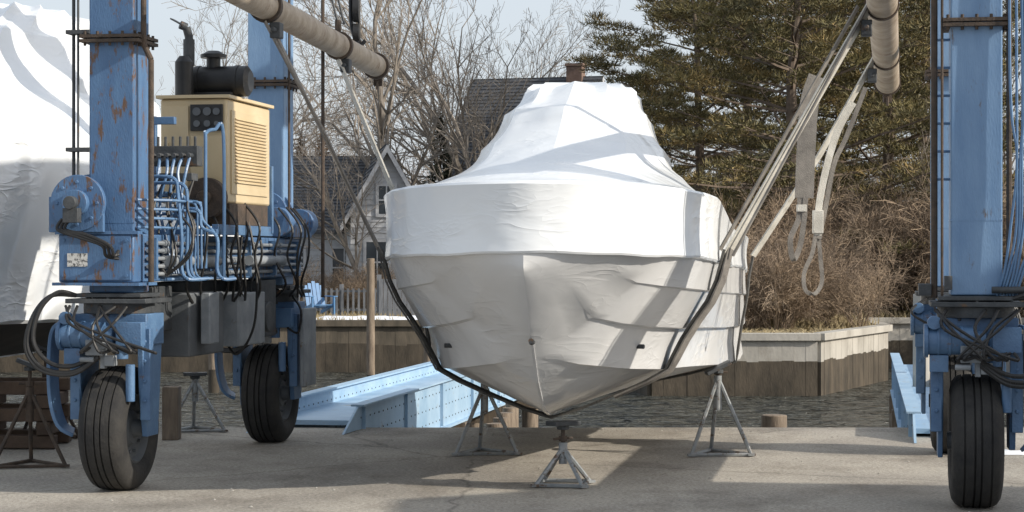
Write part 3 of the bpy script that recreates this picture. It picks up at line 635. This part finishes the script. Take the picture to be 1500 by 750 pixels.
# ------------------------------------------------------------ runway piers (lift frame)
def runway(cx,hw=.5,y0=4.95):
    E=empty('lift_runway_pier',(-3.03,15.8,0),YL)
    y1=18; g=B()
    g.bx(cx-hw,cx+hw,y0+.8,y1,.0+.03,.08)
    for s in(-1,1):
        x=cx+s*hw; g.bx(x-.012,x+.012,y0+.6,y1,-.32,.24); g.bx(x-.07,x+.07,y0+.6,y1,.242,.262); g.bx(x-.07,x+.07,y0+.8,y1,-.345,-.322)
        y=y0+.75
        while y<y1:
            g.bx(x+s*.013,x+s*.05,y,y+.02,-.3,.23); y+=2.0
    for s in(-1,1):
        x=cx+s*hw; g.add([(x-.012,y0,0.005),(x+.012,y0,0.005),(x-.012,y0+.6,.24),(x+.012,y0+.6,.24),(x-.012,y0+.6,.005),(x+.012,y0+.6,.005)],[(0,1,3,2),(0,2,4),(1,5,3),(2,3,5,4),(0,4,5,1)])
    g.emit('girder','bluelight',E)
    g=B()
    for s in(-1,1):
        x=cx+s*hw; y=y0+.7
        while y<y1-1:
            for z in(-.22,-.05,.12): g.cyl((x-.018,y,z),(x+.018,y,z),.010,n=6)
            y+=.2
    g.emit('rivets','tank',E)
    g=B()
    for y in(8,11,14,17):
        for s in(-1,1): g.cyl((cx+s*.9*hw,y,-3),(cx+s*.9*hw,y,-.35),.14,.13,12)
        g.bx(cx-hw-.1,cx+hw+.1,y-.15,y+.15,-.6,-.35)
    g.emit('piles','wood',E)
runway(0); runway(TX,.30)
E=empty('fender_piles'); g=B()
for k in range(9): g.cyl(V((.02+k*.035-.3,22.6+k*.55,-3)),V((.02+k*.035-.3,22.6+k*.55,-.18+.02*(k%3))),.10,.09,12)
g.emit('piles','wood',E)
def pile(nm,u,d,ztop,r,mat='wood'):
    x=(u-750)/F*d; E=empty(nm,(x,d,0)); g=B()
    g.cyl((0,0,-3),(0,0,-.7),r*1.05,r,14); g.emit('wet_base','stain',E); g=B(); g.cyl((0,0,-.7),(0,0,ztop),r,r*.92,14); g.emit('shaft',mat,E,bevel=.01)
pile('mooring_pile',543,43,1.75,.09); pile('mooring_pile',1350,27,1.3,.12,'woodgrey'); pile('mooring_pile',1134,22.3,.07,.15,'wood')
pile('mooring_pile',313,45,0,.12); pile('mooring_pile',628,47,.2,.12)
# ------------------------------------------------------------ vegetation
def limb(g,p,d,L,r,lev,mx,rng,nseg=(8,4,3,3,2),kids=(2,1,1,1,0),up=.10,spread=.75,rmin=.006):
    n=nseg[lev]; sl=L/n
    for i in range(n):
        r1=max(rmin,r*(1-(i+1)/n*.75))
        ra=max(rmin,r*(1-i/n*.75))
        q=p+d*sl; g.cyl(p,q,ra,r1,6 if lev==0 else 3,cap=False); p=q
        d=(d+V((rng.gauss(0,.13),rng.gauss(0,.13),rng.gauss(0,.08)+up))).normalized()
        if lev<mx and (lev>0 or i>=1):
            for k in range(kids[lev]+(1 if rng.random()<.45 else 0)):
                o=d.orthogonal().normalized(); o.rotate(Matrix.Rotation(rng.uniform(0,6.28),3,d))
                nd=(d+o*rng.uniform(.5,1.0)*spread*1.2).normalized()
                limb(g,p,nd,L*rng.uniform(.38,.62)*(1-.35*i/n),ra*.55,lev+1,mx,rng,nseg,kids,up,spread,rmin)
def bare_mesh(seed,H,r,mx=4,up=.06,mat='bark'):
    g=B(); rng=random.Random(seed); limb(g,V((0,0,-.1)),V((rng.gauss(0,.05),rng.gauss(0,.05),1)).normalized(),H*.85,r,0,mx,rng,up=up)
    o=g.emit('bare_tree_mesh',mat,smooth=False); me=o.data; bpy.data.objects.remove(o); return me
def shrub_mesh(seed,H,n=26,mat='twig'):
    g=B(); rng=random.Random(seed)
    for k in range(n):
        a=rng.uniform(0,6.28); sp=rng.uniform(.1,.9); d=V((math.cos(a)*sp,math.sin(a)*sp,1)).normalized()
        limb(g,V((math.cos(a)*.4*rng.random(),math.sin(a)*.4*rng.random(),-.05)),d,H*rng.uniform(.4,1),.018,0,2,rng,(5,4,3),(2,2,0),up=rng.uniform(-.16,.02),spread=1.0)
    o=g.emit('shrub_mesh',mat,smooth=False); me=o.data; bpy.data.objects.remove(o); return me
def inst(me,name,x,y,s,rz,parent=None,sz=None,z=.05):
    o=bpy.data.objects.new(name,me); scene.collection.objects.link(o); o.location=(x,y,z); o.scale=(s,s,sz or s); o.rotation_euler=(0,0,rz)
    if parent: o.parent=parent
    return o
BT=[bare_mesh(s,11,.17) for s in(1,2,3)]
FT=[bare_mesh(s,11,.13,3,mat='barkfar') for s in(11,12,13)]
rng=random.Random(42)
def px(u,d): return (u-750)/F*d
for u,d,s,k in((578,72,1.25,0),(640,88,1.2,1),(500,92,1.0,2),(725,82,1.3,2),(800,98,1.1,0),(255,85,1.0,1),(345,98,1.15,2),(1395,84,1.1,0),(1450,92,1.1,2),(1120,72,.5,1),(1240,66,.45,0),(1370,62,.5,2),(690,76,1.0,1),(530,64,.6,2)):
    inst(BT[k],'bare_tree',px(u,d),d,s,rng.uniform(0,6))
DT=empty('distant_tree_line')
SH=[shrub_mesh(s,3.2) for s in(5,6,7)]
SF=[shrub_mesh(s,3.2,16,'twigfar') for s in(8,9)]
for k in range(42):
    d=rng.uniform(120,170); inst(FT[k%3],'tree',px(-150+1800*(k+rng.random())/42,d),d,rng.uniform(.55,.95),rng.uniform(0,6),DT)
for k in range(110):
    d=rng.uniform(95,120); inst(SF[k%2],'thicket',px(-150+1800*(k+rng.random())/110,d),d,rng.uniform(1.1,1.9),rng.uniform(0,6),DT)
BR=empty('bank_brush')
for k in range(105):
    x=rng.uniform(3.2,17); y=rng.uniform(51.5,62) if x>8.5 else rng.uniform(47.5,60)
    if 8.4<x<14.8 and y<56.5: y=rng.uniform(56.8,63)
    sc_=rng.uniform(.45,.95)*(1.15 if y>56 else .8)*(1 if x>5.5 else .8)
    inst(SH[k%3],'shrub',x,y,sc_,rng.uniform(0,6),BR)
for k in range(12):
    inst(SH[k%3],'shrub',px(rng.uniform(300,640),62),rng.uniform(60.5,64),rng.uniform(.3,.5),rng.uniform(0,6),BR)
g=B()
for k in range(26000):
    cx=rng.uniform(6,17); cc=math.sin(cx*1.7)*.5+math.sin(cx*.9+1)*.5
    if rng.random()>.5+.45*cc: continue
    y=rng.uniform(56,60); h=abs(rng.gauss(0,.9))*(.6+.4*cc)+.1
    p=V((cx,y,h)); a=V((rng.gauss(0,1),rng.gauss(0,1),rng.gauss(0,1))).normalized()*.06; b=V((rng.gauss(0,1),rng.gauss(0,1),rng.gauss(0,1))).normalized()*.045
    g.add([p-a,p+b,p+a],[(0,1,2)])
g.emit('bramble_leaves','leafy',smooth=False)
g=B()
for k in range(16000):
    x=rng.uniform(3,20); y=rng.uniform(44.4,60)
    if x>6.5 and y<44+(x-6.5)*2.2+.5: continue
    if 9.0<x<14.6 and y<55.4: continue
    if y<50.3 and x>14: continue
    hh=rng.uniform(.04,.16)*(2.2 if y>49 else .6); w_=.02; dx=rng.gauss(0,.12); 
    g.add([(x-w_,y,.05),(x+w_,y,.05),(x+dx,y+rng.gauss(0,.1),.05+hh)],[(0,1,2)])
for k in range(5000):
    x=rng.uniform(-18,2); y=rng.uniform(53.3,64); hh=rng.uniform(.05,.2); g.add([(x-.02,y,.05),(x+.02,y,.05),(x+rng.gauss(0,.06),y,.05+hh)],[(0,1,2)])
g.emit('dry_grass','grassblade',smooth=False)
def pine_mesh(seed,H,nl,mxl,blades=115):
    rng=random.Random(seed); t=B(); f=B()
    pts=[V((0,0,-.1))]
    for i in range(8): pts.append(V((rng.gauss(0,.12)*i*.4,rng.gauss(0,.12)*i*.4,H*(i+1)/8)))
    for i in range(8): t.cyl(pts[i],pts[i+1],.27*(1-i/8.5),.27*(1-(i+1)/8.5),9,cap=False)
    def tp(z):
        k=min(7,max(0,int(z/H*8))); return pts[k].lerp(pts[k+1],z/H*8-k)
    def clump(c,R):
        nb=int(blades*(R/.5)**1.3)
        for _ in range(nb):
            dr=V((rng.gauss(0,1),rng.gauss(0,1),rng.gauss(0,.45))); dr.normalize()
            p=c+V((dr.x*R,dr.y*R,dr.z*R*.45))*rng.random()**.5
            dv=(dr*.8+V((0,0,.6))+V((rng.gauss(0,.4),rng.gauss(0,.4),rng.gauss(0,.3)))).normalized()*rng.uniform(.12,.26)
            sd_=dv.orthogonal().normalized(); sd_.rotate(Matrix.Rotation(rng.uniform(0,6.28),3,dv.normalized())); sd_*=.018
            f.add([p-sd_,p+sd_,p+dv],[(0,1,2)])
    nw=nl//4
    for k in range(nl):
        wz=(k//4)/nw; z=H*(.17+.81*wz)+rng.uniform(-.15,.15); a=k*1.75+rng.uniform(-.4,.4); q=z/H
        L=mxl*(1-q**2.2)*rng.uniform(.5,1.15)+.7
        el=.0+.5*q+rng.uniform(-.12,.12); d=V((math.cos(a)*math.cos(el),math.sin(a)*math.cos(el),math.sin(el)))
        p=tp(min(z,H-.01)); ns=6; r=.075*(1-q*.6)
        for i in range(ns):
            p2=p+d*(L/ns); t.cyl(p,p2,r*(1-i/ns*.85),r*(1-(i+1)/ns*.85),4,cap=False); p=p2
            d=(d+V((rng.gauss(0,.12),rng.gauss(0,.12),.03+rng.gauss(0,.05)))).normalized()
            if i>=2 or (i==1 and rng.random()<.6):
                for sgn in(-1,1):
                    if rng.random()<.18: continue
                    sdv=V((-d.y,d.x,0)).normalized()*sgn
                    l2=L*.28*rng.uniform(.4,1.1)*(1-.4*i/ns)+.25
                    e=p+(d*.6+sdv+V((0,0,rng.uniform(-.1,.2)))).normalized()*l2
                    t.cyl(p,e,.018,.008,3,cap=False)
                    clump(e,rng.uniform(.28,.52)); 
                    if l2>.7: clump(p.lerp(e,.55)+V((0,0,.05)),rng.uniform(.22,.42))
        clump(p,rng.uniform(.32,.5))
    a=t.emit('t','pinebark'); b=f.emit('f','needle',smooth=False); ma,mb=a.data,b.data; bpy.data.objects.remove(a); bpy.data.objects.remove(b); return ma,mb
PN=[pine_mesh(1,14,64,5.6),pine_mesh(2,13,56,5.0)]
for u,d,s,k,rz in((1165,60,1.0,0,0),(1020,68,.95,1,1),(1300,64,1.0,1,2.2),(1090,78,1.2,0,3.3),(1235,82,1.25,1,4.0),(1360,76,.95,0,5.1),(950,84,.72,1,2)):
    E=empty('pine_tree',(px(u,d),d,0),rz); E.scale=(s,)*3
    for me,nm in zip(PN[k],('trunk_and_limbs','needles')):
        o=bpy.data.objects.new(nm,me); scene.collection.objects.link(o); o.parent=E
def spruce(nm,x,y,H,Rb,mat='spruce',seed=1,cnt=9000):
    E=empty(nm,(x,y,0)); rng=random.Random(seed); f=B(); t=B(); t.cyl((0,0,0),(0,0,H),.12,.02,8); t.emit('trunk','pinebark',E)
    for k in range(cnt):
        q=rng.random()**.6; z=H*(1-q)+.2; a=rng.uniform(0,6.28); R=Rb*q*(.75+.2*math.sin(z*7+a*2))*rng.uniform(.5,1.1)
        p=V((math.cos(a)*R,math.sin(a)*R,z)); dv=V((math.cos(a),math.sin(a),rng.uniform(-.5,.4))).normalized()*rng.uniform(.12,.28); s_=V((-math.sin(a),math.cos(a),rng.gauss(0,.5)))*.03
        f.add([p-s_,p+s_,p+dv],[(0,1,2)])
    f.emit('needles',mat,E,smooth=False)
spruce('spruce_tree',px(645,82),82,7.4,1.6); spruce('spruce_tree',px(1275,70),70,4.2,1.3,seed=3)
M['russet']=mottled('russet_foliage',(.14,.09,.055),(.26,.17,.10),1,.8,island=.4)
for k,(u,d,h,r) in enumerate(((440,84,6.6,2.0),(472,88,7.0,2.2),(505,92,6.2,2.2),(610,90,4.5,2.5))):
    spruce('russet_shrub',px(u,d),d,h,r,'russet',12+k,5000)
# ------------------------------------------------------------ houses
def gable_house(nm,x,y,rz,Wd,Dp,wall,ridge,wins,chim=None,eave=.35,z0=.05):
    E=empty(nm,(x,y,z0),rz); g=B()
    hw=Wd/2
    g.add([(-hw,0,0),(hw,0,0),(hw,0,wall),(0,0,ridge),(-hw,0,wall),(-hw,Dp,0),(hw,Dp,0),(hw,Dp,wall),(0,Dp,ridge),(-hw,Dp,wall)],[(0,1,2,3,4),(9,8,7,6,5),(0,5,6,1),(1,6,7,2),(0,4,9,5)])
    z=.15
    while z<ridge-.3:
        ww=hw if z<wall else hw*(ridge-z)/(ridge-wall)-.05
        g.bx(-ww,ww,-.025,-.002,z,z+.02)
        if z<wall-.1: g.bx(hw+.002,hw+.02,0,Dp,z,z+.02); g.bx(-hw-.02,-hw-.002,0,Dp,z,z+.02)
        z+=.18
    g.emit('walls','white',E,smooth=False)
    g=B(); sl=(ridge-wall)/hw; t=.12
    for s in(-1,1):
        xo=s*(hw+eave); zo=wall-eave*sl
        vs=[(0,-.35,ridge+.03),(xo,-.35,zo+.03),(xo,Dp+.35,zo+.03),(0,Dp+.35,ridge+.03),(0,-.35,ridge+.03+t),(xo,-.35,zo+.03+t),(xo,Dp+.35,zo+.03+t),(0,Dp+.35,ridge+.03+t)]
        g.add(vs,[(0,1,2,3),(7,6,5,4),(0,4,5,1),(1,5,6,2),(2,6,7,3)])
        Ls=math.hypot(hw+eave,ridge-zo); k=int(Ls/.22)
        for i in range(k):
            f0=(i+.1)/k; px_=xo*f0; pz=ridge+.03+t+(zo-ridge)*f0
            g.box((px_,Dp/2,pz+.012),(.05,Dp+.7,.02))
    g.emit('roof','roof',E,smooth=False)
    g=B()
    for s in(-1,1):
        xo=s*(hw+eave); zo=wall-eave*sl
        g.add([(0,-.37,ridge-.12),(xo,-.37,zo-.12),(xo,-.37,zo+.13),(0,-.37,ridge+.13),(0,-.352,ridge-.12),(xo,-.352,zo-.12),(xo,-.352,zo+.13),(0,-.352,ridge+.13)],[(0,1,2,3),(7,6,5,4),(3,2,6,7),(0,4,5,1)])
    G=B()
    for face,u,z,w_,h_ in wins:
        if face=='f':
            G.bx(u-w_/2,u+w_/2,-.05,-.03,z,z+h_)
            for a,b,c,d in((u-w_/2-.1,u-w_/2,z-.1,z+h_+.1),(u+w_/2,u+w_/2+.1,z-.1,z+h_+.1),(u-w_/2,u+w_/2,z+h_,z+h_+.1),(u-w_/2,u+w_/2,z-.1,z),(u-.02,u+.02,z,z+h_),(u-w_/2,u+w_/2,z+h_/2-.025,z+h_/2+.025)): g.bx(a,b,-.08,-.028,c,d)
        else:
            s=-1 if face=='l' else 1; X=s*(hw+.04)
            G.bx(min(X,X+s*.01),max(X,X+s*.01),u-w_/2,u+w_/2,z,z+h_)
            for a,b,c,d in((u-w_/2-.1,u-w_/2,z-.1,z+h_+.1),(u+w_/2,u+w_/2+.1,z-.1,z+h_+.1),(u-w_/2,u+w_/2,z+h_,z+h_+.1),(u-w_/2,u+w_/2,z-.1,z),(u-.02,u+.02,z,z+h_),(u-w_/2,u+w_/2,z+h_/2-.025,z+h_/2+.025)): g.bx(min(X-s*.02,X+s*.04),max(X-s*.02,X+s*.04),a,b,c,d)
    g.emit('trim','white',E,smooth=False); G.emit('window_panes','glass',E,smooth=False)
    if chim:
        g=B(); g.bx(chim[0]-.3,chim[0]+.3,chim[1]-.35,chim[1]+.35,wall,chim[2]); g.bx(chim[0]-.36,chim[0]+.36,chim[1]-.41,chim[1]+.41,chim[2]+.002,chim[2]+.12); g.emit('chimney','brick',E,smooth=False)
    return E
gable_house('clapboard_house',px(556,70),74,math.radians(90),8,6.5,2.7,5.2,[('l',1.2,.7,.8,1.3),('l',3,.7,.8,1.3),('l',4.6,.7,.8,1.3)])
gable_house('clapboard_house_wing',px(566,66),66,.12,2.3,5,3.2,5.2,[('f',0,3.1,.5,.9),('f',-.3,.9,.7,1.3)])
gable_house('slate_roof_house',px(878,86),90,math.radians(73),9,5.4,4.6,9.5,[('l',1,1,1,1.6),('l',4,1,1,1.6)],(0,.9,10.1))
# unseen shed added off-frame on the right to shade the foreground
gable_house('added_shade_shed',14.4,3.2,0,10,7.6,5.4,7.0,[('f',-2,1,1.2,1.2),('f',2,1,1.2,1.2),('l',2,1.4,1.2,1.0),('l',5,1.4,1.2,1.0)],z0=0)
def picket(nm,x0,x1,y,h,sp,w_,mat,th=.03,z0=.05,rails=2):
    E=empty(nm,(0,0,0)); g=B(); x=x0
    while x<x1:
        g.bx(x,x+w_,y,y+th,z0,z0+h); x+=sp
    for k in range(rails): z=z0+h*(.18+.68*k/(rails-1)); g.bx(x0,x1,y+th+.002,y+th+.03,z,z+.06)
    x=x0
    while x<x1+.1: g.bx(x-.06,x+.06,y+th+.035,y+th+.15,z0,z0+h+.12); x+=2.4
    g.emit('pickets',mat,E,smooth=False)
picket('board_fence',px(555,58),px(640,58),58,1.1,.13,.115,'fence')
picket('picket_fence',px(380,60),px(556,60),60,.8,.16,.06,'fence')
picket('iron_fence',px(1180,57.5),px(1420,57.5),57.5,1.5,.13,.02,'iron',.02)
E=empty('snow_patches'); g=B()
for u,d,a,b in((520,55.5,1.5,.6),(590,55,1.2,.3),(640,56,1.2,.5),(620,54,1.3,.3),(1480,18.6,.25,.12)):
    c=V((px(u,d),d,.07 if d>30 else .004)); n=18; h=.10 if d>30 else .03
    vs=[c+V((a*math.cos(t*2*math.pi/n)*rng.uniform(.8,1.1),b*math.sin(t*2*math.pi/n)*rng.uniform(.8,1.1),0)) for t in range(n)]; vs2=[c+(v-c)*.6+V((0,0,h*rng.uniform(.6,1.2))) for v in vs]
    g.add(vs+vs2+[c+V((0,0,h))],[(i,(i+1)%n,n+(i+1)%n,n+i) for i in range(n)]+[(n+i,n+(i+1)%n,2*n) for i in range(n)])
g.emit('snow','snow',E,ang=60)
def chair(x,y,rz):
    E=empty('adirondack_chair',(x,y,.06),rz); g=B()
    for k in range(5): g.box((-.24+k*.12,.25,.60+.03*(2-abs(k-2))),(.10,.02,.65+.06*(2-abs(k-2))),Matrix.Rotation(-.35,3,'X'))
    for k in range(4): g.box((0,-.3+k*.13,.36-k*.03),(.56,.11,.02))
    for s in(-1,1):
        g.box((s*.36,-.05,.6),(.13,.75,.025)); g.box((s*.33,-.36,.3),(.04,.09,.6)); g.box((s*.33,.1,.25),(.03,.9,.1),Matrix.Rotation(-.25,3,'X'))
    g.emit('slats','chairblue',E)
chair(px(466,58),58,.5)
g=B(); rng=random.Random(77)
for k in range(420):
    x=rng.uniform(-5,5.5); y=rng.uniform(14,21.3); r=rng.uniform(.006,.02)
    if rng.random()<.5: y=21.4-abs(rng.gauss(0,.5))
    n=5; ph=rng.random()*6; g.add([(x+r*math.cos(ph+i*1.257)*rng.uniform(.7,1.2),y+r*math.sin(ph+i*1.257),.002) for i in range(n)]+[(x,y,r*.7)],[(i,(i+1)%n,n) for i in range(n)])
g.emit('gravel','woodgrey',smooth=False)
